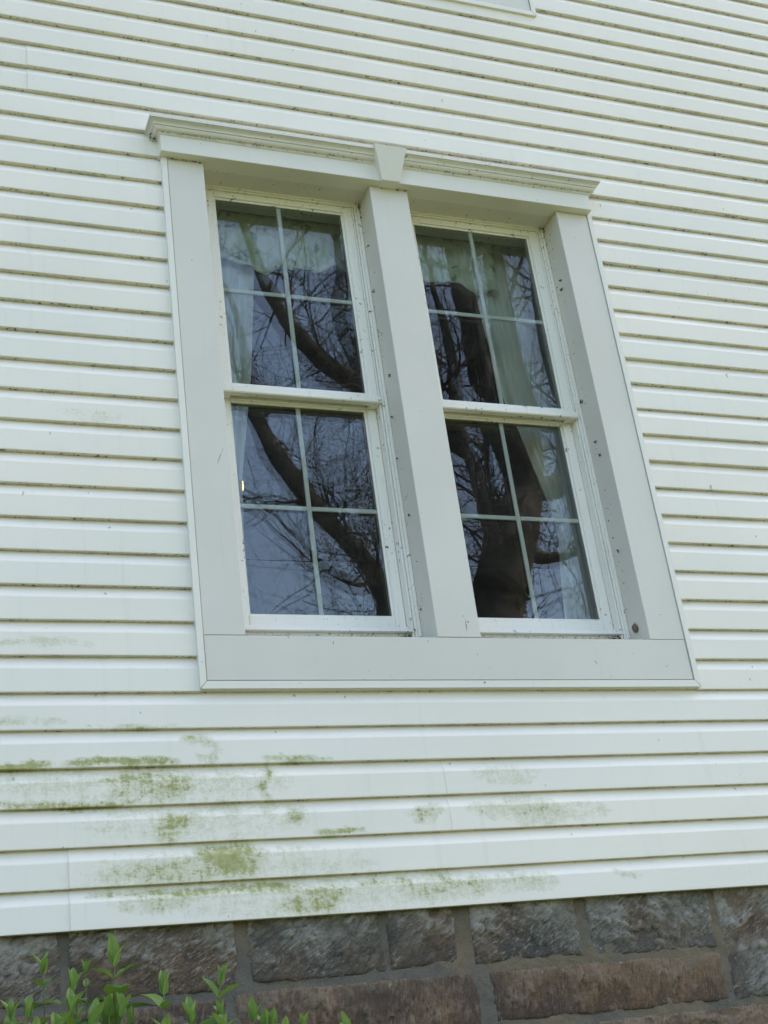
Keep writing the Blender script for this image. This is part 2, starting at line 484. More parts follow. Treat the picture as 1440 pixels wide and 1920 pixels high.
for k in range(N_COURSE):
    z0 = k*H_C
    iv = [(X_L, X_R)]
    cuts = []
    if 6 <= k <= 24: cuts.append((0.004, 1.791))
    zr0, zr1 = 0.69 + DZ2, 2.86 + DZ2
    if z0 > zr0 - 0.02 and z0 < zr1 - 0.03: cuts.append((0.004 + DX2, 1.791 + DX2))
    segs = []
    for a, b in iv:
        for c0, c1 in cuts:
            segs += [(a, c0)]; a = c1
        segs.append((a, b))
    for a, b in segs:
        last = a; yo = 0.0
        ss = [s for s in seams[k - k % 2] if a + 0.05 < s < b - 0.05]
        prev_behind = 0.0
        st = a; n = 0
        for s in ss:
            siding_board(k, st, s + (0.022 if n % 2 == 0 else 0.0), (0.0013 if k in (2, 3) else 0.0026) if n % 2 == 0 else 0.0)
            st = s - (0.022 if n % 2 else 0.0); n += 1
        siding_board(k, st, b, 0.0026 if (n % 2 == 0 and n > 0) else 0.0)

# ---- wall core with the window openings
wc = MB()
Z0, Z1 = 0.05, N_COURSE*H_C
wy0, wy1 = 0.030, 0.235
def core(x0, x1, z0, z1): wc.box(x0, x1, wy0, wy1, z0, z1)
core(X_L, X_R, Z0, 0.862)
for (xa, xb) in ((X_L, 0.15), (0.823, 0.965), (1.638, X_R)): core(xa, xb, 0.862, 2.745)
core(X_L, X_R, 2.745, 0.862 + DZ2)
for (xa, xb) in ((X_L, 0.15+DX2), (0.823+DX2, 0.965+DX2), (1.638+DX2, X_R)): core(xa, xb, 0.862+DZ2, 2.745+DZ2)
core(X_L, X_R, 2.745+DZ2, Z1)
part(wc, 'wall_core', M_CORE, house)

# ---- room shell behind the windows
rm = MB()
rx0, rx1, ry0, ry1 = X_L, X_R, 0.236, 4.6
for (za, zb) in ((0.02, 3.25), (3.40, 6.16)):
    rm.box(rx0, rx1, ry0, ry1, za - 0.1, za)
    rm.box(rx0, rx1, ry0, ry1, zb, zb + 0.1)
    rm.box(rx0 - 0.1, rx0, ry0, ry1, za, zb)
    rm.box(rx1, rx1 + 0.1, ry0, ry1, za, zb)
    rm.box(rx0, rx1, ry1, ry1 + 0.1, za, zb)
part(rm, 'room_shell', M_ROOM, house)

# ---- window surround
def crown_piece(x0, x1, end, dx, dz, parent):
    # profile: (outward offset from header face, z)
    pr = [(0.000,2.806),(0.004,2.809),(0.006,2.812),(0.006,2.815),(0.012,2.8165),(0.018,2.820),(0.022,2.826),(0.0235,2.8305),(0.0195,2.8312),
          (0.0265,2.832),(0.0265,2.835),(0.029,2.840),(0.034,2.8445),(0.040,2.847),(0.040,2.8482),(0.0355,2.8490),(0.0435,2.850),(0.0435,2.8615),(0.041,2.863),(0.0,2.864)]
    yH = -0.045
    v = []; f = []
    m = len(pr)
    for o, z in pr:
        if end == 'L': path = [(x0 - o, 0.02), (x0 - o, yH - o), (x1, yH - o)]
        else: path = [(x0, yH - o), (x1 + o, yH - o), (x1 + o, 0.02)]
        for x, y in path: v.append((x + dx, y, z + dz))
    for j in range(m-1):
        for i in range(2):
            a = j*3 + i
            f.append((a, a+1, a+4, a+3))
    mb = MB(); mb.add(v, f)
    # fill behind so the moulding is solid
    o = part(mb, 'crown_moulding', M_CROWN, parent, 35)
    return o

def window_unit(dx, dz, x0, x1, parent_name_loc, detail=True):
    """one double-hung window in the opening x0..x1 (frame, two sashes, muntins and panes)"""
    w = grp('window', (x0 + dx, 0.115, 0.9 + dz), house)
    # outer frame with stepped tracks
    fb = MB()
    zt, zb = 2.743, 0.915
    def B(xa, xb, ya, yb, za, zb_): fb.box(xa + dx, xb + dx, ya, yb, za + dz, zb_ + dz, 0.0012)
    for s in (0, 1):
        def X(a, b): return (x0 + a, x0 + b) if s == 0 else (x1 - b, x1 - a)
        a, b = X(0.001, 0.012); B(a, b, 0.110, 0.232, zb, zt)
        a, b = X(0.0125, 0.021); B(a, b, 0.117, 0.232, zb, zt)
        a, b = X(0.0225, 0.030); B(a, b, 0.122, 0.232, zb, zt - 0.02)
    B(x0 + 0.0125, x1 - 0.0125, 0.110, 0.232, 2.731, zt - 0.001)
    B(x0 + 0.0215, x1 - 0.0215, 0.116, 0.232, 2.722, 2.7305)
    # sill part of the frame: nosing and step
    B(x0 + 0.0125, x1 - 0.0125, 0.116, 0.232, 0.9345, 0.9445)
    B(x0 + 0.0215, x1 - 0.0215, 0.140, 0.232, 0.9450, 0.9525)
    under(fb.build('frame', M_VIN, None, None), w)
    # sashes
    def sash(yf, za, zb_, gx0, gx1, gz0, gz1, sx0, sx1):
        sb = MB()
        yb_ = yf + 0.034
        def b2(xa, xb, z_a, z_b, y=yf, yb2=None): sb.box(xa + dx, xb + dx, y, yb2 or yb_, z_a + dz, z_b + dz, 0.003)
        b2(sx0, gx0, za, zb_); b2(gx1, sx1, za, zb_)
        b2(gx0 + 0.0005, gx1 - 0.0005, gz1, zb_); b2(gx0 + 0.0005, gx1 - 0.0005, za, gz0, yf, yf + (0.014 if za > 1.5 else 0.034))
        # glazing bead
        g2 = 0.008
        sb.box(gx0 - 0.0005 + dx, gx0 + g2 + dx, yf + 0.010, yb_ - 0.003, gz0 + dz, gz1 + dz)
        sb.box(gx1 - g2 + dx, gx1 + 0.0005 + dx, yf + 0.010, yb_ - 0.003, gz0 + dz, gz1 + dz)
        sb.box(gx0 + g2 + dx, gx1 - g2 + dx, yf + 0.010, yb_ - 0.003, gz1 - g2 + dz, gz1 + dz)
        sb.box(gx0 + g2 + dx, gx1 - g2 + dx, yf + 0.010, yb_ - 0.003, gz0 + dz, gz0 + g2 + dz)
        return sb
    xc = (x0 + x1)/2
    gx0, gx1 = xc - 0.260, xc + 0.260
    up = sash(0.120, 1.826, 2.721, gx0, gx1, 1.868, 2.694, x0 + 0.031, x1 - 0.031)
    # protruding lip of the meeting rail
    up.box(x0 + 0.024 + dx, x1 - 0.024 + dx, 0.106, 0.1195, 1.826 + dz, 1.854 + dz, 0.004)
    up.box(x0 + 0.030 + dx, x1 - 0.030 + dx, 0.115, 0.1195, 1.8545 + dz, 1.863 + dz, 0.002)
    under(up.build('sash', M_VIN, None, None), w)
    lo = sash(0.158, 0.953, 1.862, gx0, gx1, 1.003, 1.826, x0 + 0.031, x1 - 0.031)
    lo.box(x0 + 0.031 + dx, x1 - 0.031 + dx, 0.146, 0.1575, 0.9535 + dz, 0.964 + dz, 0.002)
    under(lo.build('sash', M_VIN, None, None), w)
    # panes (double glazing, slightly bowed) and muntins between them
    rp = random.Random(int((x0 + dx + dz)*1000) + 5)
    for (yg, gz0, gz1) in ((0.134, 1.868, 2.694), (0.172, 1.003, 1.826)):
        for (yy, bow) in ((yg, -0.0009), (yg + 0.016, 0.0008)):
            nxp, nzp = 14, 20
            v = []; f = []
            ph = rp.uniform(0, 50)
            for j in range(nzp+1):
                for i in range(nxp+1):
                    u, t = i/nxp, j/nzp
                    b = bow*(1-(2*u-1)**2)*(1-(2*t-1)**2) + 0.00016*nz(u*2.0 + ph, t*3.0, ph)
                    v.append((gx0 + 0.004 + u*(gx1-gx0-0.008) + dx, yy + b, gz0 + 0.004 + t*(gz1-gz0-0.008) + dz))
            for j in range(nzp):
                for i in range(nxp):
                    a = j*(nxp+1)+i; f.append((a, a+1, a+nxp+2, a+nxp+1))
            under(mesh_obj('pane', v, f, M_GLASS, None, 180), w)
        zc = (gz0 + gz1)/2
        ym = yg + 0.004
        mb = MB(); mb.box(xc - 0.0085 + dx, xc + 0.0085 + dx, ym, ym + 0.006, gz0 + dz, gz1 + dz, 0.0018)
        under(mb.build('muntin', M_MUNT, None, None), w)
        for (xa, xb) in ((gx0, xc - 0.009), (xc + 0.009, gx1)):
            mb = MB(); mb.box(xa + dx, xb + dx, ym, ym + 0.006, zc - 0.0085 + dz, zc + 0.0085 + dz, 0.0018)
            under(mb.build('muntin', M_MUNT, None, None), w)
    return w

def window_surround(dx, dz):
    s = grp('window_surround', (dx, 0, 0.69 + dz), house)
    yc = -0.008
    def bx(name, mat, x0, x1, y0, y1, z0, z1, bev=0.0015):
        mb = MB(); mb.box(x0 + dx, x1 + dx, y0, y1, z0 + dz, z1 + dz, bev)
        return part(mb, name, mat, s)
    bx('casing', M_COIL, 0.0230, 0.158, yc, 0.116, 0.8668, 2.7325)
    bx('casing', M_COIL, 1.631, 1.7725, yc, 0.116, 0.8668, 2.7325)
    bx('mullion', M_COIL, 0.815, 0.973, yc, 0.116, 0.8672, 2.7325)
    bx('sill_board', M_COIL, 0.0235, 1.7715, yc, 0.032, 0.7180, 0.8655)
    # sloping sills
    for (xa, xb) in ((0.1585, 0.8145), (0.9735, 1.6305)):
        mb = MB()
        v = [(xa+dx, -0.0075, 0.8660+dz), (xb+dx, -0.0075, 0.8660+dz), (xb+dx, 0.135, 0.9165+dz), (xa+dx, 0.135, 0.9165+dz),
             (xa+dx, -0.0075, 0.8657+dz), (xb+dx, -0.0075, 0.8657+dz), (xb+dx, 0.135, 0.866+dz), (xa+dx, 0.135, 0.866+dz)]
        mb.add(v, [(0,1,2,3), (7,6,5,4), (4,5,1,0), (5,6,2,1), (6,7,3,2), (7,4,0,3)])
        mb.box(xa+dx+0.0005, xb+dx-0.0005, 0.1355, 0.23, 0.867+dz, 0.934+dz)
        part(mb, 'sill', M_SILL, s)
    # header, with its soffit running back to the window frames
    bx('header', M_HEAD, -0.007, 1.7785, -0.045, 0.029, 2.7335, 2.822)
    for (xa, xb) in ((0.150, 0.823), (0.965, 1.638)):
        bx('soffit', M_COIL, xa, xb, 0.0295, 0.128, 2.7340, 2.7448, 0.0)
    crown_piece(-0.007, 0.834, 'L', dx, dz, s)
    crown_piece(0.940, 1.7785, 'R', dx, dz, s)
    cap = MB(); cap.box(-0.045 + dx, 1.817 + dx, -0.084, 0.028, 2.8645 + dz, 2.868 + dz)
    part(cap, 'drip_cap', M_JCH, s)
    # keystone: wider and further out at the top
    kb = MB()
    zt, zb = 2.8640, 2.7285
    v = [(0.851,-0.059,zb),(0.923,-0.059,zb),(0.953,-0.102,zt),(0.820,-0.102,zt),
         (0.851,0.0,zb),(0.923,0.0,zb),(0.953,0.0,zt),(0.820,0.0,zt)]
    kb.add([(x+dx, y, z+dz) for x, y, z in v], [(0,1,2,3),(7,6,5,4),(0,4,5,1),(1,5,6,2),(2,6,7,3),(3,7,4,0)])
    part(kb, 'keystone', M_HEAD, s)
    # J-channel, mitred at the lower corners
    def jch(poly, y=-0.012):
        mb = MB(); mb.prism([(x+dx, z+dz) for x, z in poly], y, 0.029)
        return part(mb, 'channel', M_JCH, s)
    jch([(0.0, 0.6915), (0.0205, 0.7140), (0.0205, 2.7325), (0.0, 2.7325)])
    jch([(1.7952, 0.6915), (1.7952, 2.7325), (1.7747, 2.7325), (1.7747, 0.7140)])
    jch([(0.0012, 0.6900), (1.7940, 0.6900), (1.7732, 0.7142), (0.0220, 0.7142)], -0.0115)
    return s

window_surround(0, 0)
window_surround(DX2, DZ2)
for dx, dz in ((0, 0), (DX2, DZ2)):
    window_unit(dx, dz, 0.158, 0.815, None)
    window_unit(dx, dz, 0.973, 1.631, None)

# ---- stone foundation
fnd = grp('foundation', (0, 0.05, -1.12), house)
def stone(x0, x1, z0, z1, mat, prou=0.030, seed=0, res=0.009, chis=(1.0, 0.6)):
    nx_ = max(8, int((x1-x0)/res)); nz_ = max(6, int((z1-z0)/res))
    v = []; f = []; hi = []
    rr = random.Random(seed); ph = rr.uniform(0, 100)
    yb = 0.046
    W, Hh = x1-x0, z1-z0
    cx = rr.uniform(-0.2, 0.2); cz = rr.uniform(-0.1, 0.3)
    for j in range(nz_+1):
        for i in range(nx_+1):
            u, t = i/nx_, j/nz_
            ex = min(u, 1-u)*W; ez = min(t, 1-t)*Hh
            e = min(ex, ez)
            edge = min(1.0, e/0.011)
            edge = math.sin(edge*math.pi/2)
            x = x0 + u*W; z = z0 + t*Hh
            # wobbling outline
            x += (0.010*nz(z*9 + ph, u*3, 5) + 0.005*nz(z*40 + ph, u*3, 25))*(abs(2*u-1)**4)
            z += (0.008*nz(x*7 + ph, t*3, 15) + 0.005*nz(x*34 + ph, t*3, 35))*(abs(2*t-1)**4)
            bul = (1-(2*u-1-cx)**2*0.5)*(1-(2*t-1-cz)**2*0.6)
            n1 = fbm(x*9 + ph, z*11, ph, 5)
            d1 = x*chis[0] + z*chis[1]; d2 = -x*chis[1] + z*chis[0]
            wx = 0.25*mnoise.noise(Vector((x*30, z*30, ph))); 
            dd_, pp_ = mnoise.voronoi(Vector((d1*22 + wx + ph, d2*48 + wx, ph)))
            d_ = dd_[1] - dd_[0]
            cell = mnoise.cell_vector(pp_[0]*7.0)
            chip = 0.5*(cell[0] - 0.5) + 0.6*min(0.5, d_)
            d3_, p3_ = mnoise.voronoi(Vector((d1*60 + wx + ph, d2*110 + wx, ph)))
            chip2 = min(0.5, d3_[1] - d3_[0])
            hgt = prou*bul*0.5 + 0.009*n1 + 0.015*chip + 0.006*chip2
            n2 = 0.28 - 0.5*chip; n3 = 0.25 - 0.4*(chip2 - 0.25)
            y = yb - edge*max(0.0105, hgt) - (0.0 if edge > 0.01 else 0.0)
            if j in (0, nz_) or i in (0, nx_): y = 0.075
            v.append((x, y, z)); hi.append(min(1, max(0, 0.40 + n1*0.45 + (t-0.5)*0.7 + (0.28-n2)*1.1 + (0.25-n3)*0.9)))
    for j in range(nz_):
        for i in range(nx_):
            a = j*(nx_+1)+i; f.append((a, a+1, a+nx_+2, a+nx_+1))
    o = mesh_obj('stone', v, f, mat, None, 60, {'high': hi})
    return under(o, fnd)
STONES = [ # x0, x1, z0, z1, mat, proud, chisel
 (-1.05,-0.430,-0.186,0.045,'G',0.030,(0.8,0.55)),(-0.414,0.062,-0.188,0.045,'G',0.032,(0.9,0.4)),(0.092,0.510,-0.176,0.045,'G',0.034,(0.9,0.45)),
 (0.520,0.748,-0.168,0.045,'G',0.032,(0.7,0.6)),(0.794,1.170,-0.172,0.045,'G',0.034,(0.8,-0.5)),(1.198,1.664,-0.180,0.045,'G',0.036,(0.85,-0.5)),
 (1.680,1.97,-0.348,0.045,'G',0.030,(0.6,0.7)),(1.985,2.51,-0.18,0.045,'G',0.03,(0.8,0.5)),(2.53,3.01,-0.18,0.045,'G',0.03,(0.8,-0.4)),
 (3.03,3.6,-0.18,0.045,'G',0.03,(0.8,0.5)),(-1.60,-1.07,-0.185,0.045,'G',0.03,(0.8,0.5)),
 (-1.5,-0.615,-0.352,-0.198,'B',0.022,(0.25,1.0)),(-0.600,0.026,-0.356,-0.200,'B',0.022,(0.2,1.0)),(0.042,0.792,-0.354,-0.188,'B',0.022,(0.22,1.0)),
 (0.836,1.664,-0.346,-0.190,'B',0.024,(0.15,1.0)),(1.985,2.76,-0.35,-0.19,'B',0.022,(0.2,1.0)),(2.78,3.5,-0.35,-0.19,'B',0.022,(0.2,1.0)),
 (-1.3,-0.24,-0.555,-0.366,'B',0.024,(0.25,1.0)),(-0.22,0.46,-0.56,-0.368,'B',0.024,(0.25,1.0)),(0.48,1.11,-0.555,-0.366,'B',0.024,(0.25,1.0)),
 (1.130,1.93,-0.55,-0.360,'B',0.024,(0.9,0.3)),(1.95,2.8,-0.555,-0.362,'B',0.024,(0.25,1.0)),
]
for z0, z1 in ((-0.75,-0.565),(-0.95,-0.77),(-1.16,-0.97)):
    x = -1.5 + (z0*7 % 0.4)
    while x < 3.2:
        w_ = random.uniform(0.5, 0.85)
        STONES.append((x, x+w_, z0, z1, random.choice('GB'), 0.026, (0.5,0.8))); x += w_ + 0.03
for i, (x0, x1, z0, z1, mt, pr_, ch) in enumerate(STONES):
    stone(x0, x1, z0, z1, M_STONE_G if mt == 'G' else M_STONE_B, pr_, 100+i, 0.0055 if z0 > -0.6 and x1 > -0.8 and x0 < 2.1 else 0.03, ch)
# mortar bed: slightly recessed rough sheet
mn_ = NT('mortar', 0.95, 0.1)
mc = mn_.mix(mn_.ramp(mn_.noise(2.6, 3), 0.44, 0.56), (0.215, 0.172, 0.118), (0.165, 0.150, 0.122))
mc = mn_.mix(mn_.ramp(mn_.noise(40.0, 5, 0.7), 0.5, 0.75, 0, 0.5), mc, (0.09, 0.08, 0.065))
mn_.color(mc); mn_.bump(mn_.noise(90.0, 6, 0.75), 1.0, 0.010)
v = []; f = []
xx = list(np.arange(-1.9, -0.7, 0.04)) + list(np.arange(-0.7, 2.2, 0.007)) + list(np.arange(2.2, 4.61, 0.04)); zz = list(np.arange(-1.2, -0.48, 0.04)) + list(np.arange(-0.48, 0.06, 0.007))
for z in zz:
    for x in xx: v.append((x, 0.0385 + 0.0055*fbm(x*14, z*14, 3.3, 3) + 0.0022*fbm(x*70, z*70, 7.3, 3), z))
n_ = len(xx)
for j in range(len(zz)-1):
    for i in range(n_-1):
        a = j*n_+i; f.append((a, a+1, a+n_+1, a+n_))
under(mesh_obj('mortar', v, f, mn_.m, None, 180), fnd)
bk = MB(); bk.box(-1.9, 4.6, 0.08, 0.4, -1.3, 0.049)
under(bk.build('backing', M_CORE), fnd)

# ------------------------------------------------------------------ curtains behind the glass
def cloth_sheet(name, fl, fr, zt, zb, y, amp, freq, mat, label, cat, ph=0.0, nx_=60, nz_=50, zbot=None):
    """fl(z), fr(z): left and right edge; folds bunch up where the cloth narrows"""
    v = []; f = []
    for j in range(nz_+1):
        t = j/nz_
        for i in range(nx_+1):
            u = i/nx_
            zlow = zb if zbot is None else zbot(u)
            z = zt + (zlow - zt)*t
            l, r = fl(z), fr(z)
            x = l + (r-l)*u
            wob = amp*math.sin(u*freq*2*math.pi + ph + 0.6*math.sin(z*3+ph)) + amp*0.4*math.sin(u*freq*4.6*math.pi + z*2 + ph*2)
            v.append((x, y + wob*(0.35 + 0.65*t), z))
    for j in range(nz_):
        for i in range(nx_):
            a = j*(nx_+1)+i; f.append((a, a+nx_+1, a+nx_+2, a+1))
    me = mesh_obj(name, v, f, mat, None, 180)
    so = me.modifiers.new('thickness', 'SOLIDIFY'); so.thickness = 0.0015
    tag(me, label, cat)
    return me
def interp(pts):
    zs = [p[0] for p in pts][::-1]; xs_ = [p[1] for p in pts][::-1]
    return lambda z: float(np.interp(z, zs, xs_))
zr = [(2.76,1.372),(2.55,1.372),(2.38,1.378),(2.0,1.407),(1.88,1.444),(1.70,1.479),(1.53,1.517),(1.40,1.530),(1.22,1.505),(1.05,1.492),(0.8,1.485)]
cloth_sheet('curtain', interp(zr), interp([(2.76,1.84),(1.9,1.82),(1.40,1.74),(0.8,1.80)]), 2.76, 0.85, 0.300, 0.022, 5.5, M_CURT,
            'pale curtain drawn aside behind the right-hand window', 'curtain', 0.4, 90, 60)
zl = [(2.76,0.425),(2.5,0.415),(2.03,0.363),(1.80,0.325),(1.58,0.288),(1.37,0.276),(1.05,0.274),(0.8,0.28)]
cloth_sheet('curtain', interp([(2.76,0.02),(1.9,0.04),(1.4,0.10),(0.8,0.04)]), interp(zl), 2.76, 0.85, 0.300, 0.018, 4.5, M_CURT,
            'pale curtain at the left edge of the left-hand window', 'curtain', 1.7, 80, 60)
def vbot(base, ph):
    return lambda u: base + 0.022*math.sin(u*9.5 + ph) + 0.014*math.sin(u*23 + ph*2) + 0.008*nz(u*14, ph, 0)
for xa, xb, lab, ph in ((0.10, 0.90, 'gathered valance with ragged lower edge at the top of the left-hand window', 0.6), (0.93, 1.46, 'gathered valance beside the drawn curtain at the top of the right-hand window', 2.9)):
    cloth_sheet('valance', (lambda a: (lambda z: a))(xa), (lambda a: (lambda z: a))(xb), 2.74, 2.48, 0.262, 0.010, 7.0 if xa < 0.5 else 4.6, M_VAL, lab, 'valance', ph, 110, 16, vbot(2.498 if xa < 0.5 else 2.505, ph))
M_ROD = mat_plain('rod_metal', (0.25, 0.22, 0.18), 0.4, 0.5)
for xa, xb, lab in ((0.05, 0.92, 'metal rod carrying the curtain of the left-hand window'), (0.94, 1.90, 'metal rod carrying the curtain of the right-hand window')):
    mb = MB(); mb.tube([(xa, 0.285, 2.765), (xb, 0.285, 2.765)], 0.008, 10)
    for xe in (xa, xb): mb.tube([(xe, 0.285, 2.765), (xe, 0.235, 2.765)], 0.006, 8)
    tag(mb.build('curtain_rod', M_ROD, None, 40), lab, 'curtain rod')

# pendant lamp glowing inside
lamp = empty('pendant_lamp', (0.576, 1.2, 2.085))
tag(lamp, 'small lit pendant lamp glinting inside the left-hand window', 'lamp')
mb = MB(); mb.tube([(0, 0, 0.02), (0, 0, 1.30)], 0.004, 6); mb.build('cord', M_ROD, lamp)
mb = MB(); mb.tube([(0, 0, -0.03), (0, 0, 0.02)], [0.016, 0.012], 10); mb.build('socket', M_ROD, lamp)
mb = MB(); mb.tube([(0, 0, -0.075), (0, 0, -0.07), (0, 0, -0.055), (0, 0, -0.04), (0, 0, -0.03)], [0.001, 0.004, 0.006, 0.005, 0.004], 10)
em = NT('bulb_glow'); em.color((0.9, 0.7, 0.4)); em.b.inputs['Emission Color'].default_value = (1.0, 0.55, 0.22, 1); em.b.inputs['Emission Strength'].default_value = 0.9
mb.build('bulb', em.m, lamp, 180)

# ------------------------------------------------------------------ trees standing in front of the house (seen mirrored in the panes)
def rnd_dir(r):
    while True:
        q = Vector((r.uniform(-1,1), r.uniform(-1,1), r.uniform(-1,1)))
        if 0.05 < q.length < 1: return q.normalized()
def grow(tw, buds, p, d, length, rad, level, r, maxl, up=0.15):
    n = 5 if level < 2 else (4 if level < maxl else 3)
    pts = [p.copy()]; dd = d.copy()
    for i in range(n):
        dd = (dd + rnd_dir(r)*0.34 + Vector((0,0,up*0.5))).normalized()
        pts.append(pts[-1] + dd*(length/n))
    rads = [rad*(1 - 0.75*i/n) for i in range(n+1)]
    tw.tube(pts, rads, 5 if level < 1 else 3, False)
    if level >= maxl:
        buds.append(pts[-1]); buds.append(pts[-2])
        return
    nc = {0: 7, 1: 6, 2: 5}.get(level, 4)
    for c in range(nc):
        t = 0.22 + 0.78*(c + r.random())/nc
        k = min(n-1, int(t*n)); q = pts[k].lerp(pts[k+1], t*n - k)
        ax = (pts[k+1] - pts[k]).normalized()
        cd = (ax*0.55 + rnd_dir(r)*0.85 + Vector((0,0,up))).normalized()
        grow(tw, buds, q, cd, length*r.uniform(0.42, 0.68), max(0.0022, rads[k]*0.52), level+1, r, maxl, up)
def bud_mesh(buds, r, size, n_per=3):
    v = []; f = []
    for b in buds:
        for k in range(n_per):
            c = b + rnd_dir(r)*0.05
            a = rnd_dir(r)*size; e = rnd_dir(r)*size
            i = len(v); v += [c - a, c + e, c + a, c - e]; f.append((i, i+1, i+2, i+3))
    return v, f
M_BUD = mat_plain('bud_green', (0.12, 0.115, 0.045), 0.7, 0.2, 0.5, 3)
M_BUDR = mat_plain('bud_red', (0.17, 0.085, 0.060), 0.7, 0.2, 0.5, 3)

LIMBS = [
 [(4.80,-7.0,-2.3,0.62),(4.82,-7.0,-1.9,0.50),(4.80,-6.98,-0.5,0.43),(4.78,-6.98,1.2,0.40),(4.84,-7.0,2.6,0.36),(4.93,-7.0,3.89,0.306),(5.01,-6.94,4.29,0.298),(5.11,-6.90,4.6,0.295),(5.25,-6.90,4.9,0.276),(5.49,-6.92,5.3,0.214),(5.49,-6.90,5.67,0.22),(5.43,-6.95,6.1,0.19),(5.44,-7.1,6.5,0.185),(5.44,-7.36,6.87,0.178),(5.44,-7.42,7.29,0.166),(5.47,-7.48,7.68,0.163),(5.45,-7.54,8.15,0.14),(5.49,-7.6,8.71,0.11),(5.55,-7.7,9.8,0.07)],
 [(4.78,-6.98,1.2,0.26),(4.40,-6.95,2.4,0.17),(4.05,-6.97,3.3,0.135),(3.86,-7.0,3.93,0.12),(3.86,-7.06,4.25,0.115),(3.77,-7.12,4.58,0.123),(3.56,-7.18,4.89,0.098),(3.36,-7.24,5.17,0.099),(3.2,-7.3,5.48,0.112),(3.03,-7.36,5.8,0.104),(2.91,-7.42,6.19,0.081),(2.85,-7.48,6.5,0.070),(2.81,-7.54,6.88,0.06),(2.7,-7.6,7.6,0.035)],
 [(3.80,-7.08,4.5,0.075),(3.61,-6.9,4.26,0.062),(3.35,-6.74,4.21,0.05),(3.13,-6.68,4.29,0.038),(2.93,-6.62,4.47,0.027),(2.63,-6.56,4.75,0.015)],
 [(4.85,-6.85,5.75,0.11),(4.64,-7.2,6.15,0.125),(4.39,-7.4,6.41,0.128),(4.12,-7.34,6.59,0.124),(3.85,-7.28,6.7,0.116),(3.58,-7.22,6.79,0.11),(3.32,-7.16,7.04,0.105),(3.13,-7.1,7.3,0.094),(2.97,-7.04,7.54,0.083),(2.85,-6.98,7.78,0.067),(2.7,-6.92,8.4,0.045)],
 [(4.60,-7.25,6.2,0.10),(4.52,-7.8,6.7,0.12),(4.49,-8.2,6.98,0.125),(4.45,-8.14,7.36,0.114),(4.32,-8.08,7.73,0.103),(4.24,-8.02,8.19,0.086),(4.31,-7.96,8.56,0.056),(4.25,-7.9,9.2,0.04)],
 [(4.98,-6.92,4.3,0.18),(4.92,-6.76,4.6,0.125),(4.86,-6.76,4.89,0.092),(4.85,-6.82,5.39,0.085),(4.86,-6.88,5.85,0.092),(4.84,-6.94,6.25,0.083),(4.85,-7.0,6.74,0.073),(4.8,-7.1,7.8,0.04)],
 [(5.20,-7.0,4.75,0.13),(5.24,-7.14,5.1,0.08),(5.22,-7.14,5.4,0.062),(5.2,-7.08,5.67,0.05),(5.24,-7.02,6.14,0.05),(5.24,-6.96,6.56,0.045),(5.2,-6.9,7.3,0.03)],
 [(5.44,-7.38,7.0,0.12),(5.59,-7.24,7.35,0.06),(5.84,-7.08,7.81,0.035),(6.1,-7.0,8.4,0.02)],
 [(5.40,-6.92,5.1,0.20),(5.72,-7.15,5.6,0.175),(5.92,-7.4,6.2,0.17),(5.94,-7.55,7.0,0.17),(6.0,-7.6,7.81,0.165),(6.07,-7.65,8.67,0.14),(6.12,-7.7,9.6,0.08)],
 [(5.75,-7.2,5.62,0.14),(6.30,-7.5,5.75,0.14),(6.62,-7.6,6.25,0.138),(6.68,-7.65,7.05,0.145),(6.75,-7.7,7.96,0.14),(6.8,-7.75,8.92,0.12),(6.85,-7.8,9.9,0.07)],
 [(5.30,-7.0,4.85,0.12),(5.50,-7.2,4.79,0.095),(5.75,-7.24,4.75,0.075),(6.03,-7.18,4.77,0.061),(6.4,-7.12,4.95,0.045),(6.9,-7.0,5.5,0.02)],
]
def spline(pts, sub=7):
    out = []
    n = len(pts)
    P = [np.array(p) for p in pts]
    for i in range(n-1):
        p0, p1, p2, p3 = P[max(i-1,0)], P[i], P[i+1], P[min(i+2,n-1)]
        for k in range(sub):
            t = k/sub
            out.append(0.5*((2*p1) + (-p0+p2)*t + (2*p0-5*p1+4*p2-p3)*t*t + (-p0+3*p1-3*p2+p3)*t**3))
    out.append(P[-1]); return out
def limb_mesh(mb, pts, sides, r):
    sp = spline(pts)
    q = []; rd = []
    for p in sp:
        q.append(Vector(p[:3])); rd.append(max(0.008, p[3]*(1 + 0.10*nz(p[0]*5, p[1]*5, p[2]*5))))
    b0 = len(mb.v)
    mb.tube(q, rd, sides)
    for i in range(b0, len(mb.v)):
        p = Vector(mb.v[i]); w = mnoise.noise_vector(Vector((p.x*9, p.y*9, p.z*4)))
        mb.v[i] = tuple(p + w*0.016)
r = random.Random(11)
big = empty('bare_tree', (4.80, -7.0, -2.22))
tag(big, 'large bare tree with a forking trunk mirrored in the window panes', 'tree', 'bare trees mirrored in the panes')
tk = MB(); tw = MB(); buds = []
off = Vector((4.80, -7.0, -2.22))
for L in LIMBS:
    pts = [(x - off.x, y - off.y, z - off.z, rr_) for x, y, z, rr_ in L]
    limb_mesh(tk, pts, 24 if L[0][3] > 0.2 else 12, r)
    for i in range(1, len(pts)):
        x, y, z, rr_ = pts[i]
        if z + off.z < 3.6: continue
        for c in range(1 if rr_ > 0.15 else 3):
            p = Vector((x, y, z)).lerp(Vector(pts[i-1][:3]), r.random())
            grow(tw, buds, p, (rnd_dir(r) + Vector((0, 0, 0.35))).normalized(), r.uniform(0.7, 1.5), min(0.022, rr_*0.3), 1, r, 3)
    p = pts[-1]; d = (Vector(pts[-1][:3]) - Vector(pts[-2][:3])).normalized()
    grow(tw, buds, Vector(p[:3]), d, 1.8, p[3], 0, r, 3)
tk.build('trunk', M_BARK, big, 180)
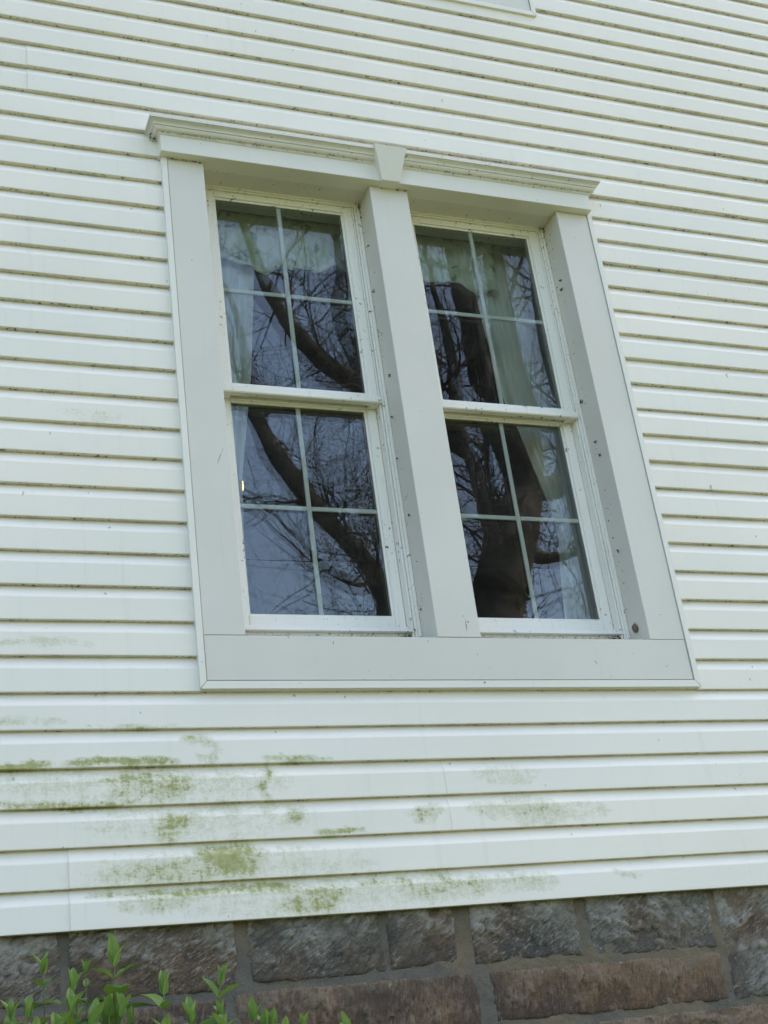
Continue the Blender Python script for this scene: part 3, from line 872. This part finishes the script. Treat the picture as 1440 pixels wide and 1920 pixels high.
co = tw.build('crown', M_TWIG, big, None)
v, f = bud_mesh(buds[::3], r, 0.012, 1)
bo = mesh_obj('buds', v, f, M_BUDR, co); bo['kind'] = 'stuff'
co['kind'] = 'stuff'

def generic_tree(x, y, h, seed, bud, label, spread=1.0):
    r = random.Random(seed)
    t = empty('bare_tree', (x, y, -2.22))
    tag(t, label, 'tree', 'bare trees mirrored in the panes')
    tk = MB(); tw = MB(); buds = []
    pts = [(0,0,-0.2,h*0.030)]
    a = 0
    for i in range(1, 8):
        pts.append((r.uniform(-.03,.03)*h*0.5, r.uniform(-.03,.03)*h*0.5, h*0.95*i/7, h*0.024*(1-i/7.6)))
    limb_mesh(tk, pts, 9, r)
    for i in range(2, 8):
        for c in range(3):
            az = r.uniform(0, 6.283); el = r.uniform(0.3, 0.9)
            d = Vector((math.cos(az)*math.cos(el)*spread, math.sin(az)*math.cos(el)*spread, math.sin(el))).normalized()
            p = Vector(pts[i][:3])
            ln = h*r.uniform(0.20, 0.34)*(1.25 - i/8)
            n = 5; q = [p.copy()]; dd = d
            for k in range(n):
                dd = (dd + rnd_dir(r)*0.22 + Vector((0,0,0.08))).normalized(); q.append(q[-1] + dd*(ln/n))
            tk.tube(q, [pts[i][3]*0.55*(1-0.8*k/n) for k in range(n+1)], 5, False)
            for k in range(1, n+1):
                for m_ in range(2):
                    grow(tw, buds, q[k], (dd*0.6 + rnd_dir(r)).normalized(), ln*r.uniform(0.25, 0.45), 0.016*(1.1-k/n*0.6), 1, r, 3)
    tk.build('trunk', M_BARK, t, 180)
    co = tw.build('crown', M_TWIG, t, None); co['kind'] = 'stuff'
    v, f = bud_mesh(buds[::2], r, 0.03, 1)
    bo = mesh_obj('buds', v, f, bud, co); bo['kind'] = 'stuff'
generic_tree(9.5, -19.0, 13.5, 21, M_BUDR, 'bare tree with reddish buds behind the large forked tree, seen in the left panes')
generic_tree(17.5, -22.0, 15.0, 22, M_BUD, 'bare tree with greenish buds mirrored low in the right-hand panes')
generic_tree(6.0, -25.0, 16.0, 23, M_BUD, 'tall bare tree mirrored at the left edge of the panes')

# ------------------------------------------------------------------ weeds growing in front of the foundation
M_LEAF = mat_leaf('weed_leaf', (0.065, 0.140, 0.035), (0.150, 0.255, 0.065))
M_LEAFY = mat_leaf('young_leaf', (0.16, 0.26, 0.06), (0.24, 0.34, 0.09))
M_STEM = mat_plain('weed_stem', (0.10, 0.13, 0.045), 0.6, 0.3)
def leaf_mesh(name, mat, wid, fold, curl, wav):
    nl, nw = 9, 4
    v = []; f = []
    for i in range(nl+1):
        t = i/nl
        w = wid*(math.sin(math.pi*min(1, t**0.85))**0.62)*(1-0.2*t) if 0 < t < 1 else 0.0015
        for j in range(nw+1):
            s = (j/nw)*2-1
            x = s*w
            z = abs(s)*w*fold - curl*t*t + wav*math.sin(t*9 + s*2)*abs(s)
            v.append((x, t - 0.12*curl*t*t, z))
    for i in range(nl):
        for j in range(nw):
            a = i*(nw+1)+j; f.append((a, a+1, a+nw+2, a+nw+1))
    me = bpy.data.meshes.new(name); me.from_pydata(v, [], f)
    me.polygons.foreach_set('use_smooth', [True]*len(f)); me.materials.append(mat); return me
LEAVES = [leaf_mesh('leaf_a', M_LEAF, 0.26, 0.25, 0.30, 0.02), leaf_mesh('leaf_b', M_LEAF, 0.31, 0.15, 0.50, 0.03), leaf_mesh('leaf_c', M_LEAF, 0.24, 0.45, 0.15, 0.02)]
YOUNG = [leaf_mesh('leaf_d', M_LEAFY, 0.21, 0.7, -0.05, 0.01), leaf_mesh('leaf_e', M_LEAFY, 0.24, 0.45, 0.2, 0.02)]
def add_leaf(plant, p, d, up, size, me):
    o = bpy.data.objects.new('leaf', me); C.objects.link(o)
    y = d.normalized(); x = y.cross(up)
    if x.length < 1e-3: x = Vector((1,0,0))
    x.normalize(); z = x.cross(y)
    m = Matrix.Identity(4)
    for i in range(3): m[i][0] = x[i]*size; m[i][1] = y[i]*size; m[i][2] = z[i]*size
    m.translation = p
    o.matrix_world = m
    o.parent = plant
    o.matrix_parent_inverse = Matrix.Identity(4)
    o.matrix_basis = m
def weed(tip, lean, seed, label, npair=6, size=0.062, gap=0.075, az0=0.0):
    r = random.Random(seed)
    tx, ty, tz = tip; tz -= 0.035
    bx_, by_ = tx - lean[0], ty - lean[1]
    gz = ground_z(by_) - 0.01
    pl = empty('weed', (bx_, by_, gz))
    tag(pl, label, 'weed', 'weeds along the foundation')
    hgt = tz - gz
    pts = []
    for i in range(11):
        t = i/10
        pts.append(Vector((lean[0]*t**1.8 + 0.012*math.sin(t*5+seed), lean[1]*t**1.6 + 0.010*math.sin(t*4+seed*2), hgt*t)))
    mb = MB(); mb.tube(pts, [0.0042 - 0.0026*i/10 for i in range(11)], 6)
    mb.build('stem', M_STEM, pl, 180)
    top = pts[-1]; ax = (pts[-1]-pts[-3]).normalized()
    # folded young leaves at the tip
    for k in range(3):
        az = az0 + k*2.1 + r.uniform(-.3,.3)
        d = (ax*1.0 + Vector((math.cos(az), math.sin(az), 0))*0.32).normalized()
        add_leaf(pl, top - ax*0.006, d, Vector((math.cos(az+3.14), math.sin(az+3.14), 0.3)), size*r.uniform(0.6, 0.95), r.choice(YOUNG))
    s = gap*0.8; az = az0
    for k in range(npair):
        t = 1 - s/hgt
        if t < 0.15: break
        q = t*10; i = min(9, int(q)); p = pts[i].lerp(pts[i+1], q-i)
        for side in (0, math.pi):
            if r.random() < 0.10: continue
            a2 = az + side + r.uniform(-.35,.35)
            el = r.uniform(-0.7, 0.6) if k > 0 else r.uniform(0.4, 0.9)
            d = Vector((math.cos(a2)*math.cos(el), math.sin(a2)*math.cos(el), math.sin(el)))
            add_leaf(pl, p, d, Vector((0,0,1)), size*r.uniform(0.65, 1.25), r.choice(LEAVES) if (k > 0 or r.random() < .5) else r.choice(YOUNG))
        az += math.pi/2 + r.uniform(-.3,.3); s += gap*r.uniform(0.85, 1.2)
WEEDS = [ # tip, lean, label
 ((-0.325,-0.22,-0.095), (0.02,0.03), 'tallest weed, its folded top leaf nearly touching the siding', 0.085),
 ((-0.533,-0.26,-0.105), (-0.02,0.02), 'weed with an upright tip before the leftmost foundation stone', 0.062),
 ((-0.395,-0.20,-0.105), (0.03,0.04), 'weed with a spiky pale tip just left of the tallest weed', 0.05),
 ((-0.462,-0.28,-0.155), (0.0,0.03), 'weed with broad low leaves before the leftmost mortar joint', 0.06),
 ((-0.220,-0.30,-0.185), (0.07,0.02), 'weed leaning right with a tightly folded leaf, right of the tallest weed', 0.07),
 ((-0.072,-0.24,-0.165), (0.10,0.03), 'weed leaning far right across the grey mortar joint', 0.068),
 ((0.068,-0.26,-0.285), (0.05,0.02), 'short weed with a narrow tip left of the rightmost two', 0.06),
 ((0.150,-0.22,-0.290), (0.09,0.02), 'short weed leaning right with paired leaves under the second stone', 0.06),
 ((0.272,-0.25,-0.325), (0.04,0.02), 'rightmost weed, only its leaf tips showing', 0.065),
 ((-0.610,-0.32,-0.215), (-0.03,0.02), 'bushy weed at the left edge of the picture', 0.065),
 ((-0.140,-0.18,-0.225), (0.02,0.03), 'low weed with a thin tip between the two leaning weeds', 0.05),
 ((-0.345,-0.34,-0.235), (-0.02,0.0), 'low leafy weed in front of the tallest weed', 0.065),
 ((-0.505,-0.36,-0.270), (0.02,0.0), 'low weed with large flat leaves at the lower left', 0.07),
 ((-0.010,-0.33,-0.275), (0.02,0.0), 'low leafy weed below the weed that leans far right', 0.065),
 ((-0.260,-0.38,-0.300), (0.02,0.0), 'lowest weed, a few round leaves at the bottom edge', 0.07),
 ((-0.425,-0.42,-0.265), (0.03,0.0), 'dense weed at the bottom edge below the mortar joint at the left', 0.07),
 ((-0.120,-0.40,-0.305), (-0.03,0.0), 'weed at the bottom edge between the lowest and the short weeds', 0.065),
 ((0.065,-0.36,-0.330), (0.02,0.0), 'weed peeping over the bottom edge below the narrow short weed', 0.06),
 ((-0.580,-0.42,-0.300), (0.02,0.0), 'weed in the lower left corner of the picture', 0.07),
]
LOWS = sorted([(-0.555,-0.30,-0.215), (-0.480,-0.33,-0.215), (-0.385,-0.31,-0.225), (-0.300,-0.27,-0.235), (-0.185,-0.34,-0.262), (-0.075,-0.30,-0.255), (0.020,-0.28,-0.295), (-0.430,-0.26,-0.190)])
ORD = ('leftmost', 'second from the left', 'third from the left', 'fourth from the left', 'fourth from the right', 'third from the right', 'second from the right', 'rightmost')
for (tx_, ty_, tz_), od in zip(LOWS, ORD):
    WEEDS.append(((tx_, ty_, tz_), (0.03*math.sin(tx_*40), 0.01), od + ' of the eight small weeds tangled between the taller ones', 0.055 + 0.012*math.sin(tx_*90)))
for i, (tip, lean, lab, sz) in enumerate(WEEDS):
    weed(tip, lean, 31+i*3, lab, 11, sz*1.2, 0.046, 0.5*i)

# ------------------------------------------------------------------ litter caught in the window reveals
r = random.Random(5)
db = MB()
def clump(x, y, z, s, n=4):
    for k in range(n):
        c = Vector((x, y, z)) + rnd_dir(r)*s*0.6
        a = [c + rnd_dir(r)*s*r.uniform(0.4, 0.9) for q in range(4)]
        db.add(a, [(0,1,2), (0,2,3), (0,3,1), (1,3,2)])
for xr in (0.815, 1.631):
    for k in range(44):
        z = 0.95 + 1.75*r.random()**(0.9)
        clump(xr - 0.0015, r.uniform(0.055, 0.108), z, r.uniform(0.0015, 0.0042))
    for z in (1.30, 1.62, 1.74, 1.95, 2.35, 2.5):
        clump(xr - 0.003, r.uniform(0.05, 0.100), z + r.uniform(-.06,.06), r.uniform(0.005, 0.009), 7)
for (xa, xb) in ((0.165, 0.81), (0.98, 1.625)):
    for k in range(150):
        x = xa + (xb-xa)*r.random()
        if r.random() < 0.3: x = xb - 0.08*r.random()**2
        t = r.random()**0.6
        clump(x, 0.1345, 0.9325 - 0.016*t, r.uniform(0.0012, 0.0042), 3)
    for k in range(22):
        clump(r.uniform(xa, xb), r.uniform(0.02, 0.12), 2.7335, r.uniform(0.002, 0.0045), 4)
for k in range(230):
    x = r.uniform(-0.02, 1.80)
    if 0.80 < x < 0.97: continue
    clump(x, -0.052 - 0.012*r.random(), 2.8115, r.uniform(0.0015, 0.0040), 3)
for k in range(10): clump(r.uniform(0.03, 0.15), -0.012, 2.729, 0.004, 4); clump(r.uniform(0.82, 0.97), -0.012, 2.729, 0.004, 4)
for xr in (0.806, 1.622):
    for k in range(16): clump(xr - 0.05*r.random()**2, 0.128 + 0.006*r.random(), 0.917 + 0.012*r.random(), r.uniform(0.003, 0.008), 5)
for k in range(10): clump(0.170 + 0.02*r.random(), 0.130, 0.918 + 0.012*r.random(), r.uniform(0.003, 0.007), 5)
for k in range(14): clump(-0.010 - 0.03*r.random(), -0.012*r.random() - 0.004, 2.80 + 0.04*r.random(), r.uniform(0.003, 0.006), 5)
for xr in (0.815, 1.631):
    for k in range(18): clump(xr - 0.02*r.random()**2, 0.10 + 0.01*r.random(), 2.732 - 0.10*r.random()**2, r.uniform(0.002, 0.006), 4)
for k in range(260):
    side = r.choice((0.815, 1.631)); clump(side - r.choice((0.0125, 0.0215, 0.0305)) , r.choice((0.1095, 0.116)), 0.95 + 1.78*r.random(), r.uniform(0.0008, 0.0022), 2)
M_DEB = mat_plain('litter', (0.075, 0.062, 0.045), 0.95, 0.1, 0.6, 60)
deb = db.build('litter', M_DEB)
tag(deb, 'specks of dirt and insect litter caught in the window reveals', 'litter', None, 'stuff')
# mud nest at the foot of the right reveal
v = []; f = []
for j in range(9):
    for i in range(12):
        th, phh = math.pi*j/8, 2*math.pi*i/12
        q = Vector((math.sin(th)*math.cos(phh), math.sin(th)*math.sin(phh), math.cos(th)))
        s = 0.013*(1 + 0.35*nz(q.x*2, q.y*2, q.z*2+4))
        v.append((1.6245 + q.x*s*0.75, 0.062 + q.y*s, 0.935 + q.z*s*1.25))
for j in range(8):
    for i in range(12):
        a = j*12+i; b = j*12+(i+1) % 12; f.append((a, b, b+12, a+12))
nest = mesh_obj('mud_nest', v, f, mat_plain('nest_mud', (0.20, 0.15, 0.11), 0.95, 0.1, 0.5, 120), None, 180)
tag(nest, 'small brown mud nest at the foot of the right window reveal', 'nest')
